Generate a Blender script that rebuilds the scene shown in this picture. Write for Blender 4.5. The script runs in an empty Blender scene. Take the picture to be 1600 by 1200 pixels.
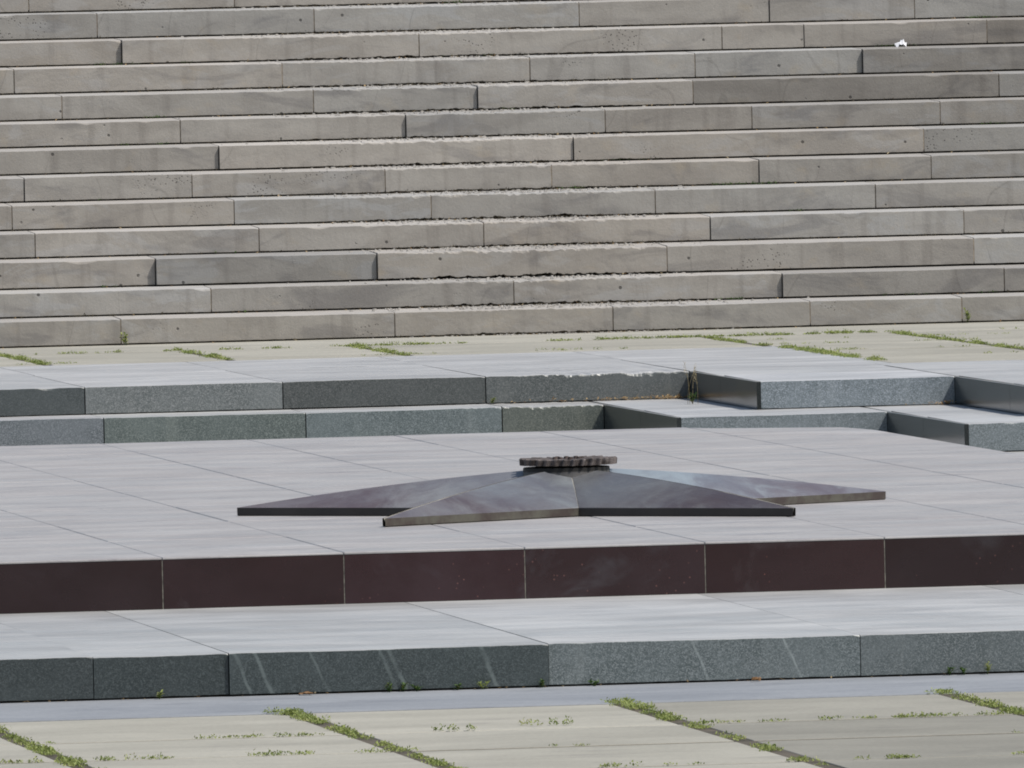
import bpy, bmesh, math, random
from mathutils import Vector, Matrix, noise
R = math.radians
C = bpy.context.scene.collection
rnd = random.Random(7)

# ------------------------------------------------------------------ helpers
def link(name, me, mat=None, parent=None, tint=None):
    o = bpy.data.objects.new(name, me)
    C.objects.link(o)
    if mat: me.materials.append(mat)
    if parent: o.parent = parent
    o.color = (*(tint or (1, 1, 1)), 1)
    return o

def build(name, bm, mat, parent=None, tint=None, smooth=False):
    me = bpy.data.meshes.new(name)
    bmesh.ops.recalc_face_normals(bm, faces=bm.faces)
    if smooth:
        for f in bm.faces: f.smooth = True
    bm.to_mesh(me); bm.free()
    return link(name, me, mat, parent, tint)

def thing(name, label, cat, loc=(0, 0, 0), group=None):
    o = bpy.data.objects.new(name, None)
    C.objects.link(o); o.location = loc; o.empty_display_size = .1
    o['label'] = label; o['category'] = cat
    if group: o['group'] = group
    return o

def tag(o, label, cat, group=None):
    o['label'] = label; o['category'] = cat
    if group: o['group'] = group
    return o

def n1(x, seed, f):
    return noise.noise(Vector((x * f, seed * 7.31, seed * 1.7)))

def fr(x, seed, f):
    return n1(x, seed, f) * .6 + n1(x, seed + 3, f * 2.3) * .4 + n1(x, seed + 5, f * 5.1) * .25

def grey(v, warm=0.0):
    return (v * (1 + warm), v, v * (1 - warm))

# ------------------------------------------------------------------ materials
class N:
    """thin wrapper round a node tree"""
    def __init__(s, name):
        s.m = bpy.data.materials.new(name); s.m.use_nodes = True
        s.t = s.m.node_tree; s.t.nodes.clear()
        s.out = s.n('ShaderNodeOutputMaterial'); s.b = s.n('ShaderNodeBsdfPrincipled')
        s.t.links.new(s.b.outputs[0], s.out.inputs[0])
        s.pos = s.n('ShaderNodeNewGeometry').outputs['Position']
        oi = s.n('ShaderNodeObjectInfo'); s.ocol = oi.outputs['Color']; s.orand = oi.outputs['Random']
        cb = s.n('ShaderNodeCombineXYZ'); mu = s.math('MULTIPLY', s.orand, 37.0)
        for i in range(3): s.t.links.new(mu, cb.inputs[i])
        s.shift = s.vec('ADD', s.pos, cb.outputs[0])
    def n(s, k): return s.t.nodes.new(k)
    def put(s, sock, v):
        if isinstance(v, bpy.types.NodeSocket): s.t.links.new(v, sock)
        elif isinstance(v, (tuple, list)) and len(v) == 3 and sock.type == 'RGBA': sock.default_value = (*v, 1)
        else: sock.default_value = v
    def math(s, op, a, b=0.0, clamp=False):
        n = s.n('ShaderNodeMath'); n.operation = op; n.use_clamp = clamp
        s.put(n.inputs[0], a); s.put(n.inputs[1], b); return n.outputs[0]
    def vec(s, op, a, b):
        n = s.n('ShaderNodeVectorMath'); n.operation = op
        s.put(n.inputs[0], a); s.put(n.inputs[1], b); return n.outputs[0]
    def noise(s, scale, detail=4, rough=.55, stretch=None, src=None, dist=0.0):
        v = src if src is not None else s.shift
        if stretch: v = s.vec('MULTIPLY', v, stretch)
        n = s.n('ShaderNodeTexNoise'); s.put(n.inputs['Vector'], v)
        n.inputs['Scale'].default_value = scale; n.inputs['Detail'].default_value = detail
        n.inputs['Roughness'].default_value = rough; n.inputs['Distortion'].default_value = dist
        return n.outputs[0]
    def voro(s, scale, out='Distance', feat='F1', stretch=None):
        v = s.shift
        if stretch: v = s.vec('MULTIPLY', v, stretch)
        n = s.n('ShaderNodeTexVoronoi'); n.feature = feat; s.put(n.inputs['Vector'], v)
        n.inputs['Scale'].default_value = scale
        return n.outputs[out]
    def step(s, v, a, b, lo=0.0, hi=1.0):
        n = s.n('ShaderNodeMapRange'); n.interpolation_type = 'SMOOTHSTEP'
        s.put(n.inputs[0], v)
        for i, x in enumerate((a, b, lo, hi)): n.inputs[i + 1].default_value = x
        return n.outputs[0]
    def mix(s, f, a, b, mode='MIX'):
        n = s.n('ShaderNodeMix'); n.data_type = 'RGBA'; n.blend_type = mode
        s.put(n.inputs[0], f); s.put(n.inputs[6], a); s.put(n.inputs[7], b); return n.outputs[2]
    def sep(s, v):
        n = s.n('ShaderNodeSeparateXYZ'); s.put(n.inputs[0], v); return n.outputs
    def bump(s, h, strength, dist):
        n = s.n('ShaderNodeBump'); n.inputs['Strength'].default_value = strength
        n.inputs['Distance'].default_value = dist; s.put(n.inputs['Height'], h)
        s.t.links.new(n.outputs[0], s.b.inputs['Normal'])
    def fin(s, col, rough=.8, spec=.5):
        s.put(s.b.inputs['Base Color'], col); s.put(s.b.inputs['Roughness'], rough)
        s.put(s.b.inputs['Specular IOR Level'], spec)
        return s.m

def mat_stair():
    k = N('weathered_basalt')
    base = k.mix(k.step(k.noise(2.2, 5, .6, (1, 1, 2.2), dist=.6), .3, .7), (.285, .268, .244), (.355, .337, .308))
    # cool cloudy efflorescence that only some blocks carry
    cl = k.math('MULTIPLY', k.step(k.noise(3.2, 4, .6, (.7, 1, 2.0), dist=1.4), .5, .62), k.step(k.orand, .35, .8))
    base = k.mix(k.math('MULTIPLY', cl, .62), base, (.36, .355, .345))
    dk = k.math('MULTIPLY', k.step(k.noise(2.0, 4, .6, (.8, 1, 2.4), dist=1.0), .52, .68), .52)
    base = k.mix(dk, base, (.17, .163, .16))
    # vertical run marks and drawn out stains
    st = k.math('MULTIPLY', k.step(k.noise(7, 3, .5, (1.6, 1, .16)), .54, .72), .34)
    base = k.mix(st, base, (.17, .155, .14))
    tn = k.math('MULTIPLY', k.step(k.noise(4.5, 5, .65, (1, 1, 1.4)), .57, .74), .42)
    base = k.mix(tn, base, (.36, .31, .24))
    g = k.noise(170, 3, .7)
    base = k.mix(1.0, base, k.mix(g, (.80, .80, .80), (1.2, 1.2, 1.2)), 'MULTIPLY')
    # pits, in clusters
    pit = k.math('MULTIPLY', k.step(k.voro(52), .16, .26, 1, 0), k.step(k.noise(1.3, 2, .5, (1, 1, 1.4)), .64, .70))
    pit2 = k.math('MULTIPLY', k.step(k.voro(9), .07, .1, 1, 0), k.step(k.noise(5, 0), .52, .56))
    pit = k.math('MAXIMUM', pit, pit2)
    base = k.mix(k.math('MULTIPLY', pit, .8), base, (.05, .047, .043))
    # hair cracks / saw marks
    cr = k.math('ABSOLUTE', k.math('SUBTRACT', k.noise(1.5, 1, .4, (1.2, 1, .55)), .5))
    cr = k.math('MULTIPLY', k.step(cr, .0012, .004, 1, 0), k.step(k.noise(1.1, 0), .5, .55))
    base = k.mix(k.math('MULTIPLY', cr, .22), base, (.12, .11, .10))
    # paler upward faces
    nz = k.sep(k.n('ShaderNodeNewGeometry').outputs['Normal'])[2]
    top = k.step(nz, .55, .9)
    base = k.mix(k.math('MULTIPLY', top, .55), base, (.44, .43, .41))
    col = k.mix(1.0, base, k.ocol, 'MULTIPLY')
    h = k.math('SUBTRACT', k.math('ADD', k.noise(60, 5, .7), k.math('MULTIPLY', k.noise(9, 3), 1.6)), k.math('MULTIPLY', pit, 2.0))
    k.bump(h, .45, .004)
    return k.fin(col, .82, .35)

def mat_granite(name, rough=.42, polish=False, smear=False):
    k = N(name)
    v = k.n('ShaderNodeSeparateColor'); k.put(v.inputs[0], k.voro(290, 'Color'))
    v2 = k.n('ShaderNodeSeparateColor'); k.put(v2.inputs[0], k.voro(150, 'Color'))
    f = k.math('ADD', k.math('MULTIPLY', v.outputs[0], .7), k.math('MULTIPLY', v2.outputs[1], .3))
    a = k.mix(k.step(f, .2, .62), (.060, .072, .072), (.115, .128, .130))
    a = k.mix(k.step(f, .62, .85), a, (.19, .202, .204))
    pt = k.noise(3.0, 5, .6, (1, 1, 1.5), dist=.5)
    a = k.mix(k.step(pt, .38, .68, 0, .5), a, (.135, .15, .152))
    sc = k.math('MULTIPLY', k.step(k.noise(6, 3, .5, (1.4, 1, .25)), .56, .72), .25)
    a = k.mix(sc, a, (.2, .21, .205))
    if polish:
        a = k.mix(1.0, a, (.42, .45, .45), 'MULTIPLY')
    nz = k.sep(k.n('ShaderNodeNewGeometry').outputs['Normal'])[2]
    top = k.step(nz, .6, .9)
    # tops painted pale for sun and grazing sky reflection, in drawn out bands
    stz = k.noise(2.2, 7, .68, (.45, 1, 1), dist=.5)
    dust_or_sheen = k.mix(k.step(stz, .3, .7), (.375, .372, .368), (.55, .548, .542))
    a = k.mix(k.math('MULTIPLY', top, .8), a, dust_or_sheen)
    if smear:
        # chalky scuffs drawn across the face of the step
        x, y, z = k.sep(k.pos)
        tot = None
        for x0, w, am in ((-2.02, .008, .55), (-2.30, .010, .7), (-2.225, .012, .75), (-1.77, .010, .5), (-1.735, .012, .8), (-1.40, .013, .8), (-.62, .007, .45), (-.28, .007, .5)):
            q = k.math('ADD', k.math('SUBTRACT', x, x0 - .0), k.math('MULTIPLY', k.math('ADD', z, .28), .42))
            q = k.math('ADD', q, k.math('MULTIPLY', k.math('SUBTRACT', k.noise(9, 3), .5), .03))
            q = k.math('MULTIPLY', k.step(k.math('ABSOLUTE', q), w * .2, w, 1, 0), am)
            tot = q if tot is None else k.math('MAXIMUM', tot, q)
        tot = k.math('MULTIPLY', tot, k.step(k.noise(14, 4), .25, .6))
        tot = k.math('MULTIPLY', tot, k.math('SUBTRACT', 1.0, top))
        a = k.mix(k.math('MULTIPLY', tot, .8), a, (.36, .38, .37))
    col = k.mix(1.0, a, k.mix(k.math('MULTIPLY', top, .85), k.ocol, (1, 1, 1)), 'MULTIPLY')
    k.bump(k.math('ADD', k.noise(90, 3, .6), k.noise(6, 2)), .12 if polish else .3, .002)
    r = .16 if polish else k.step(k.noise(3.5, 5, .6, (.5, 1, 1)), .3, .7, rough - .08, rough + .12)
    return k.fin(col, r, .28 if polish else .5)

def mat_red(name, top=False):
    k = N(name)
    if not top:
        a = k.mix(k.step(k.noise(2.3, 4, .6, (1, 1, 1.6)), .35, .65), (.016, .0042, .0055), (.022, .009, .011))
        fog = k.math('MULTIPLY', k.step(k.noise(3.2, 4, .6, dist=.8), .56, .75), .5)
        a = k.mix(fog, a, (.05, .044, .05))
        sp = k.math('MULTIPLY', k.step(k.voro(34), .06, .14, 1, 0), k.step(k.noise(2.2, 2), .53, .62))
        a = k.mix(k.math('MULTIPLY', sp, .6), a, (.16, .07, .06))
        fs = k.noise(240, 2, .6)
        a = k.mix(1.0, a, k.mix(fs, (.75, .75, .75), (1.3, 1.3, 1.3)), 'MULTIPLY')
        col = k.mix(1.0, a, k.ocol, 'MULTIPLY')
        k.bump(k.noise(5, 2), .08, .003)
        return k.fin(col, k.step(k.noise(3, 3), .3, .7, .16, .3), .5)
    a = k.mix(k.step(k.noise(2.4, 7, .68, (.45, 1, 1), dist=.5), .3, .72), (.308, .294, .290), (.395, .384, .376))
    stn = k.math('MULTIPLY', k.step(k.noise(5.5, 5, .7, (.4, 1, 1), dist=.4), .56, .68), .6)
    a = k.mix(stn, a, (.20, .186, .197))
    pale = k.math('MULTIPLY', k.step(k.noise(3.6, 6, .65, (.4, 1, 1)), .57, .72), .45)
    a = k.mix(pale, a, (.45, .44, .44))
    g = k.noise(45, 6, .75)
    a = k.mix(1.0, a, k.mix(g, (.76, .76, .76), (1.24, 1.24, 1.24)), 'MULTIPLY')
    col = k.mix(1.0, a, k.ocol, 'MULTIPLY')
    k.bump(k.math('ADD', k.noise(40, 4, .6), k.math('MULTIPLY', k.noise(4, 3), 2)), .25, .003)
    return k.fin(col, k.step(k.noise(3.5, 5, .6, (.5, 1, 1)), .3, .7, .36, .6), .5)

def mat_star(name, lit_edge=True):
    k = N(name)
    pt = k.noise(3.0, 6, .65, (1, .8, 1), dist=.9)
    px_, py_, pz_ = k.sep(k.pos)
    rad = k.math('SQRT', k.math('ADD', k.math('MULTIPLY', px_, px_), k.math('MULTIPLY', py_, py_)))
    rad = k.math('ADD', rad, k.math('MULTIPLY', k.math('SUBTRACT', k.noise(4, 5, .65, dist=.6), .5), .9))
    tipc = k.mix(k.step(pt, .35, .66), (.068, .053, .058), (.102, .092, .099))
    midc = k.mix(k.step(pt, .35, .66), (.100, .099, .108), (.145, .153, .160))
    a = k.mix(k.step(rad, .35, 1.05), midc, tipc)
    dust_or_sheen = k.math('MULTIPLY', k.step(k.noise(5, 5, .65, dist=1.2), .5, .72), .4)
    a = k.mix(dust_or_sheen, a, (.17, .178, .18))
    g = k.noise(150, 3, .7)
    a = k.mix(1.0, a, k.mix(g, (.75, .75, .75), (1.25, 1.25, 1.25)), 'MULTIPLY')
    sp = k.math('MULTIPLY', k.step(k.voro(20), .02, .05, 1, 0), k.step(k.noise(9, 0), .55, .6))
    a = k.mix(k.math('MULTIPLY', sp, .7), a, (.5, .5, .48))
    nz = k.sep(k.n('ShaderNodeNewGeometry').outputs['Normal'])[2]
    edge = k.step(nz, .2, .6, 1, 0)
    edge_col = k.mix(k.step(k.noise(7, 5, .7), .35, .65), *(((.050, .036, .030), (.098, .094, .072)) if lit_edge else ((.010, .009, .009), (.02, .017, .017))))  # sunlit edges lichened; shade of the averted edges painted near black
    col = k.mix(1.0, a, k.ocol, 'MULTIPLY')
    col = k.mix(k.math('MULTIPLY', edge, .92), col, edge_col)
    k.bump(k.math('ADD', k.noise(60, 4, .6), k.noise(7, 3)), .2, .003)
    return k.fin(col, k.step(k.noise(5, 4), .3, .7, .3, .5), .5)

def mat_plain(name, c0, c1, scale=8, rough=.8, stretch=None, bump=.3, fine=90, spec=.4, metal=0.0):
    k = N(name)
    a = k.mix(k.step(k.noise(scale, 5, .62, stretch, dist=.4), .3, .7), c0, c1)
    a = k.mix(1.0, a, k.mix(k.noise(fine, 3, .7), (.8, .8, .8), (1.2, 1.2, 1.2)), 'MULTIPLY')
    a = k.mix(1.0, a, k.ocol, 'MULTIPLY')
    k.bump(k.noise(fine, 4, .6), bump, .003)
    k.b.inputs['Metallic'].default_value = metal
    return k.fin(a, rough, spec)

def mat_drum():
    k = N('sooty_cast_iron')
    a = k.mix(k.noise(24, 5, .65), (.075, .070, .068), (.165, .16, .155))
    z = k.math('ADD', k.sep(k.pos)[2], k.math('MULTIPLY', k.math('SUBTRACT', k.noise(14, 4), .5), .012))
    a = k.mix(k.step(z, .163, .174), a, (.012, .011, .010))  # black upper band paints the shade under the toothed ring
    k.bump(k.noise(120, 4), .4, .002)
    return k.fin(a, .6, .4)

def mat_leaf(name, c0, c1, c2):
    k = N(name)
    at = k.n('ShaderNodeAttribute'); at.attribute_name = 'leafrand'
    f = at.outputs['Fac']
    a = k.mix(k.step(f, 0, .6), c0, c1); a = k.mix(k.step(f, .8, 1), a, c2)
    m = k.fin(a, .55, .4)
    tr = k.n('ShaderNodeBsdfTranslucent'); k.put(tr.inputs[0], a)
    mx = k.n('ShaderNodeMixShader'); mx.inputs[0].default_value = .3
    k.t.links.new(k.b.outputs[0], mx.inputs[1]); k.t.links.new(tr.outputs[0], mx.inputs[2])
    k.t.links.new(mx.outputs[0], k.out.inputs[0])
    return m

def mat_paving(name, c0, c1, c2):
    k = N(name)
    a = k.mix(k.step(k.noise(1.6, 6, .65, (.5, 1, 1), dist=.5), .3, .7), c0, c1)
    a = k.mix(k.math('MULTIPLY', k.step(k.noise(4.4, 5, .65, (.5, 1, 1)), .55, .75), .6), a, c2)
    a = k.mix(1.0, a, k.mix(k.noise(50, 7, .78), (.66, .66, .66), (1.34, 1.34, 1.34)), 'MULTIPLY')
    sp = k.math('MULTIPLY', k.step(k.voro(24), .05, .1, 1, 0), k.step(k.noise(4, 0), .55, .62))
    a = k.mix(k.math('MULTIPLY', sp, .5), a, (.14, .13, .11))
    a = k.mix(1.0, a, k.ocol, 'MULTIPLY')
    at = k.n('ShaderNodeAttribute'); at.attribute_name = 'tone'
    cb = k.n('ShaderNodeCombineXYZ')
    for i in range(3): k.t.links.new(at.outputs['Fac'], cb.inputs[i])
    a = k.mix(1.0, a, cb.outputs[0], 'MULTIPLY')
    k.bump(k.math('ADD', k.noise(70, 4, .6), k.math('MULTIPLY', k.noise(5, 3), 2)), .3, .004)
    return k.fin(a, .75, .4)

M = dict(
    stair=mat_stair(),
    granite=mat_granite('green_granite'),
    granite_front=mat_granite('green_granite_scuffed', smear=True),
    polished=mat_granite('polished_green_granite', polish=True),
    red=mat_red('polished_porphyry'),
    redtop=mat_red('weathered_porphyry', top=True),
    star=mat_star('dusty_porphyry'), star_clean=mat_star('dusty_porphyry_clean_edge', False),
    grout=mat_plain('grout', (.34, .32, .27), (.46, .44, .38), 30),
    panel_joint=mat_plain('panel_joint', (.10, .095, .08), (.24, .23, .19), 40),
    slab_joint=mat_plain('slab_joint', (.13, .12, .115), (.24, .225, .215), 9),
    bed=mat_plain('joint_dirt', (.055, .045, .034), (.14, .115, .085), 14),
    mortar=mat_plain('joint_mortar', (.15, .12, .09), (.27, .225, .17), 24),
    soil=mat_plain('joint_soil', (.055, .048, .034), (.12, .10, .075), 9),
    moss=mat_plain('dry_moss', (.030, .024, .016), (.085, .07, .042), 16, .95),
    ground=mat_plain('concrete_ground', (.30, .28, .25), (.38, .36, .33), 2),
    paving=mat_paving('pale_paving', (.290, .279, .236), (.375, .361, .308), (.215, .205, .185)),
    strip=mat_paving('blue_grey_granite', (.20, .215, .235), (.275, .29, .31), (.15, .16, .18)),
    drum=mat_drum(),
    iron=mat_plain('scorched_iron', (.05, .04, .036), (.175, .15, .142), 22, .7, bump=.6, fine=160, metal=.25),
    iron_dark=mat_plain('sooty_iron', (.012, .011, .011), (.03, .027, .026), 20, .7),
    leaf=mat_leaf('weed_leaf', (.14, .195, .045), (.31, .36, .11), (.43, .40, .20)),
    leaf_dark=mat_leaf('dark_weed_leaf', (.03, .075, .018), (.085, .15, .035), (.16, .17, .06)),
    straw=mat_leaf('dry_stalk', (.30, .24, .12), (.42, .34, .18), (.50, .42, .26)),
    dry=mat_leaf('dry_leaf', (.22, .12, .05), (.42, .30, .15), (.60, .50, .32)),
    paper=mat_plain('white_paper', (.74, .75, .80), (.84, .85, .88), 20, .6, bump=.1),
)

# ------------------------------------------------------------------ stone blocks
SHIM_X, SHIM_W = 3.72, .64          # heat shimmer is imitated here by ragged stair nosings

def block(name, parent, mat, x0, x1, yf, yb, zb, zf, zt, tint, seed, gap=.008, chip=.0018, rough=None,
          gx=.003, hollow=.05, grough=0.0):
    """one dressed stone: front face zb..zf at y=yf, top rising from zf to zt at yb; its arrises are worn and chipped, rough adding imitated heat shimmer"""
    rough = rough or (lambda x: 0.0)
    bm = bmesh.new()
    x0 += gx; x1 -= gx
    vis0, vis1 = max(x0, -4.2), min(x1, 8.2)
    # sample positions
    xs = [x0]; x = x0
    while x < x1 - 1e-6:
        r = rough(x)
        d = .35 if (x < -4 or x > 8) else (.007 if r > .08 else .022)
        x = min(x + d, x1); xs.append(x)
    if len(xs) > 2 and xs[-1] - xs[-2] < .003: xs.pop(-2)
    rows = []
    bow = rnd.uniform(-.0022, .0022); tilt = rnd.uniform(-.003, .003)
    for x in xs:
        r = rough(x)
        u = (x - x0) / max(x1 - x0, 1e-6)
        w = fr(x, seed, 9) * .0016 + n1(x, seed + 9, 1.6) * .002 + bow * math.sin(math.pi * u) + tilt * (u - .5)
        c = chip * (1 + .9 * fr(x, seed + 11, 22))
        spot = n1(x, seed + 13, 5.5)
        if spot > .50: c += (spot - .50) * .05 * min(1, chip / .0018)
        # rounded ends where blocks meet
        e = min(x - x0, x1 - x)
        if e < .012: c += (.012 - e) * .35
        top_off = 0.0
        if r > 0:
            a = fr(x, seed + 21, 15) + .4 * n1(x, seed + 22, 38)
            b = fr(x, seed + 31, 11)
            c += r * max(0, .007 + a * .022 + .004 * n1(x, seed + 23, 60))
            top_off = r * (b * .014 + .004 * n1(x, seed + 33, 40))
        c = max(c, .0008)
        g = gap + fr(x, seed + 17, 16) * .0022
        if r > 0: g += grough * r * max(0, fr(x, seed + 41, 18) + .15) * .020
        g = max(g, .001)
        rows.append([bm.verts.new((x, yf + hollow, zb + g)), bm.verts.new((x, yf + .002, zb + g)),
                     bm.verts.new((x, yf, zb + g + .002)),
                     bm.verts.new((x, yf + w * .3, zf + w - c)), bm.verts.new((x, yf + c * .35 + .0005, zf + w - c * .35 + top_off * .5)),
                     bm.verts.new((x, yf + c * 1.3 + .001 + abs(top_off), zf + w + top_off)),
                     bm.verts.new((x, yb, zt)), bm.verts.new((x, yb, zb + gap))])
    n = len(rows[0])
    for a, b in zip(rows, rows[1:]):
        for i in range(n):
            j = (i + 1) % n
            bm.faces.new((a[i], a[j], b[j], b[i]))
    bm.faces.new(rows[0]); bm.faces.new(rows[-1][::-1])
    return build(name, bm, mat, parent, tint)

def box(bm, x0, x1, y0, y1, z0, z1):
    v = [bm.verts.new(p) for p in ((x0, y0, z0), (x1, y0, z0), (x1, y1, z0), (x0, y1, z0), (x0, y0, z1), (x1, y0, z1), (x1, y1, z1), (x0, y1, z1))]
    for f in ((3, 2, 1, 0), (4, 5, 6, 7), (0, 1, 5, 4), (1, 2, 6, 5), (2, 3, 7, 6), (3, 0, 4, 7)):
        bm.faces.new([v[i] for i in f])

# ------------------------------------------------------------------ staircase
RISE = [  # row, front y, base z, joints in x, per block (value, warmth, pushed forward)
 ('M', 24.57, .0900, [1.159, 2.74, 4.006, 5.154, 6.041], [(.90, .01, 0), (.95, .015, 0), (.98, .02, 0), (.95, 0, .002), (.97, 0, 0), (.92, 0, 0)]),
 ('L', 24.93, .2492, [1.729, 3.487, 5.054], [(1.02, -.005, 0), (.87, 0, 0), (.98, .01, 0), (.74, 0, .022)]),
 ('K', 25.29, .4052, [1.455, 2.74, 4.433, 6.237], [(.97, .02, 0), (.72, -.01, .035), (.92, .025, .06), (.95, .01, .058), (1.03, -.02, .057)]),
 ('J', 25.65, .5747, [.803, 2.109, 3.425, 4.758, 6.256], [(.92, 0, 0), (1.06, .015, 0), (1.03, .01, 0), (.96, .03, 0), (1.02, -.015, .006), (.99, 0, 0)]),
 ('I', 26.01, .7306, [2.014, 3.172, 4.494, 5.799], [(.94, .02, 0), (.95, -.015, 0), (.98, -.01, 0), (.97, -.015, 0), (.89, 0, .004)]),
 ('H', 26.37, .8879, [.831, 1.816, 2.955, 3.94, 5.171, 6.197], [(.94, .01, 0), (1.02, 0, .006), (.98, .015, 0), (1.03, .01, 0), (.93, .03, 0), (.84, .005, .006), (.76, 0, 0)]),
 ('G', 26.73, 1.0418, [2.024, 4.124, 6.214], [(.87, .01, 0), (1.16, .015, .02), (.96, .02, .034), (.82, -.02, .034)]),
 ('F', 27.09, 1.1970, [1.846, 3.185, 4.373, 5.251, 6.382], [(.98, .015, 0), (.99, .005, 0), (.85, -.01, .02), (.80, .01, .02), (.76, 0, .022), (.74, .01, .02)]),
 ('E', 27.45, 1.3497, [1.191, 2.689, 3.669, 4.96, 6.805], [(.97, 0, 0), (.94, 0, 0), (.95, -.015, 0), (1.0, .01, .02), (.58, .01, .02), (.74, -.02, .02)]),
 ('D', 27.81, 1.5045, [.952, 2.554, 4.041, 5.036, 6.047], [(.97, .01, 0), (1.03, .02, .004), (.96, 0, 0), (.98, -.015, .004), (1.03, -.03, .004), (.64, .005, .03)]),
 ('C', 28.17, 1.6636, [1.641, 3.426, 5.257, 5.755, 6.868], [(.93, .025, 0), (1.03, .015, .026), (1.03, .01, .026), (.92, .02, .027), (.90, .02, .027), (.60, .03, .026)]),
 ('B', 28.53, 1.8191, [1.542, 2.85, 4.455, 5.612, 6.498], [(.84, -.015, 0), (.94, -.025, 0), (.97, -.02, 0), (.90, .005, 0), (.88, 0, .006), (.97, -.03, 0)]),
 ('A', 28.89, 1.9806, [1.176, 2.418, 4.514, 6.1], [(.96, .02, 0), (.98, .02, 0), (1.0, .02, 0), (.95, .01, 0), (.96, .01, 0)]),
]
stairs = thing('stone_staircase', 'broad grey stone staircase of long worn blocks rising behind the star memorial', 'staircase', (3.6, 24.57, .09))
XL, XR = -6.0, 13.0
bm = bmesh.new()
for k, (nm, y, z, js, tn) in enumerate(RISE):
    zn = RISE[k + 1][2] if k + 1 < len(RISE) else z + .15
    box(bm, XL + .03, XR - .03, y + .075 + .0003 * k, y + .46 - .0003 * k, z - .2, zn - .028)
core = build('stair_bed', bm, M['bed'], stairs); core.parent = stairs
core.matrix_parent_inverse = Matrix.Translation((-3.6, -24.57, -.09))
def put(o, root):
    o.parent = root; o.matrix_parent_inverse = Matrix.Translation(-Vector(root.location)); return o

for k, (nm, y, z, js, tn) in enumerate(RISE):
    zn = RISE[k + 1][2] if k + 1 < len(RISE) else z + .15
    step = bpy.data.objects.new('step', None); C.objects.link(step)
    step.location = (3.6 - 3.6, y - 24.57, z - .09); step.parent = stairs; step.empty_display_size = .1
    amp = (1.0 - .045 * k) * (.55, .9, 1.15, .75, 1.1, .6, .95, .7, 1.05, .8, 1.0, .7, .6)[k]
    rg = lambda x, a=amp, k=k: a * math.exp(-((x - SHIM_X + .03 * k) / (SHIM_W + .03 * k)) ** 4 * .55)
    xs = [XL] + js + [XR]
    # continue the bond outside the picture
    if xs[1] - xs[0] > 2.2:
        xs = [XL] + [xs[1] - 1.3 * i for i in range(int((xs[1] - XL) / 1.3), 0, -1) if xs[1] - 1.3 * i > XL + .3] + xs[1:]
    if xs[-1] - xs[-2] > 2.2:
        xs = xs[:-1] + [xs[-2] + 1.3 * i for i in range(1, 8) if xs[-2] + 1.3 * i < XR - .3] + [XR]
    i0 = xs.index(js[0])
    tl = .0125 - .0003 * k
    OPEN = {'C': (1.641, 5.755), 'D': (6.047,), 'E': (3.669,), 'F': (3.185,), 'G': (2.024, 4.124), 'H': (.831, 5.171), 'K': (1.455, 2.74), 'L': (5.054,), 'B': (5.612,), 'J': (4.758,)}
    for xj in xs[1:-1]:
        if xj in OPEN.get(nm, ()) or not .2 < xj < 7.6: continue
        yj = y - min(tn[min(max(q_, 0), len(tn) - 1)][2] for q_ in (xs.index(xj) - i0, xs.index(xj) - i0 + 1))
        mb = bmesh.new()
        box(mb, xj - .0036, xj + .0036, yj + rnd.uniform(.0005, .005), y + .3, z + .02, zn - tl - .004)
        mo = build('joint_mortar', mb, M['mortar'], None, grey(rnd.uniform(.7, 1.3)))
        mo.parent = step; mo.matrix_parent_inverse = Matrix.Translation((-3.6, -y, -z))
    for i in range(len(xs) - 1):
        q = min(max(i - i0 + 1, 0), len(tn) - 1)
        v, wm, fw = tn[q]; v = .95 + (v - .95) * .82
        o = block('stone_block', None, M['stair'], xs[i], xs[i + 1], y - fw, y + .44, z, zn - tl, zn + .0012, grey(v, wm), k * 40 + i,
                  gap=.0084, chip=.0026, rough=rg, gx=.0032, grough=1.0)
        o.parent = step; o.matrix_parent_inverse = Matrix.Translation((-3.6, -y, -z))

# ------------------------------------------------------------------ terrace steps of green granite behind the platform
def shim2(x0, w, a):  # raggedness that imitates heat shimmer along the granite edges
    return lambda x: a * math.exp(-((x - x0) / w) ** 4)

ZL, ZU, ZG = -.0562, .0899, -.200
low = thing('granite_step', 'lower dark green granite step of zigzag plan directly behind the star platform', 'stone step', (2.62, 16.0, -.2))
gy = [(x / 1.0) for x in (-6.2, -5.2, -4.15, -3.1, -2.06, -1.02, .014, 1.063, 2.087, 2.62)]
gt = {-1.02: (1.25, 1.25, 1.32), .014: (1.05, 1.12, 1.04), 1.063: (1.2, 1.28, 1.28), 2.087: (.95, .95, .82)}
for a, b in zip(gy, gy[1:]):
    put(block('stone_block', None, M['granite'], a, b, 16.0, 17.0, ZG, ZL - .003, ZL, gt.get(a, (.9, .95, .95)), 500 + a, gap=.003, chip=.0016, rough=shim2(2.35, .42, .75), gx=.003), low)
def sided(root, x0, x1, y0, y1, zb, zf, zt, tint, seed, side_tint, **kw):
    """a block whose polished left flank shows: granite block plus a thin polished facing slab on that flank"""
    o = put(block('stone_block', None, M['granite'], x0 + .02, x1, y0, y1, zb, zf, zt, tint, seed, gap=.003, chip=.0016, gx=.0015, **kw), root)
    bm = bmesh.new()
    box(bm, x0, x0 + .0205, y0 + .001, y1 - .002, zb + .002, zf - .0012)
    bmesh.ops.bevel(bm, geom=[e for e in bm.edges], offset=.0012, segments=1, affect='EDGES')
    put(build('side_facing', bm, M['polished'], None, tuple(.45 * c for c in side_tint)), root)
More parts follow.
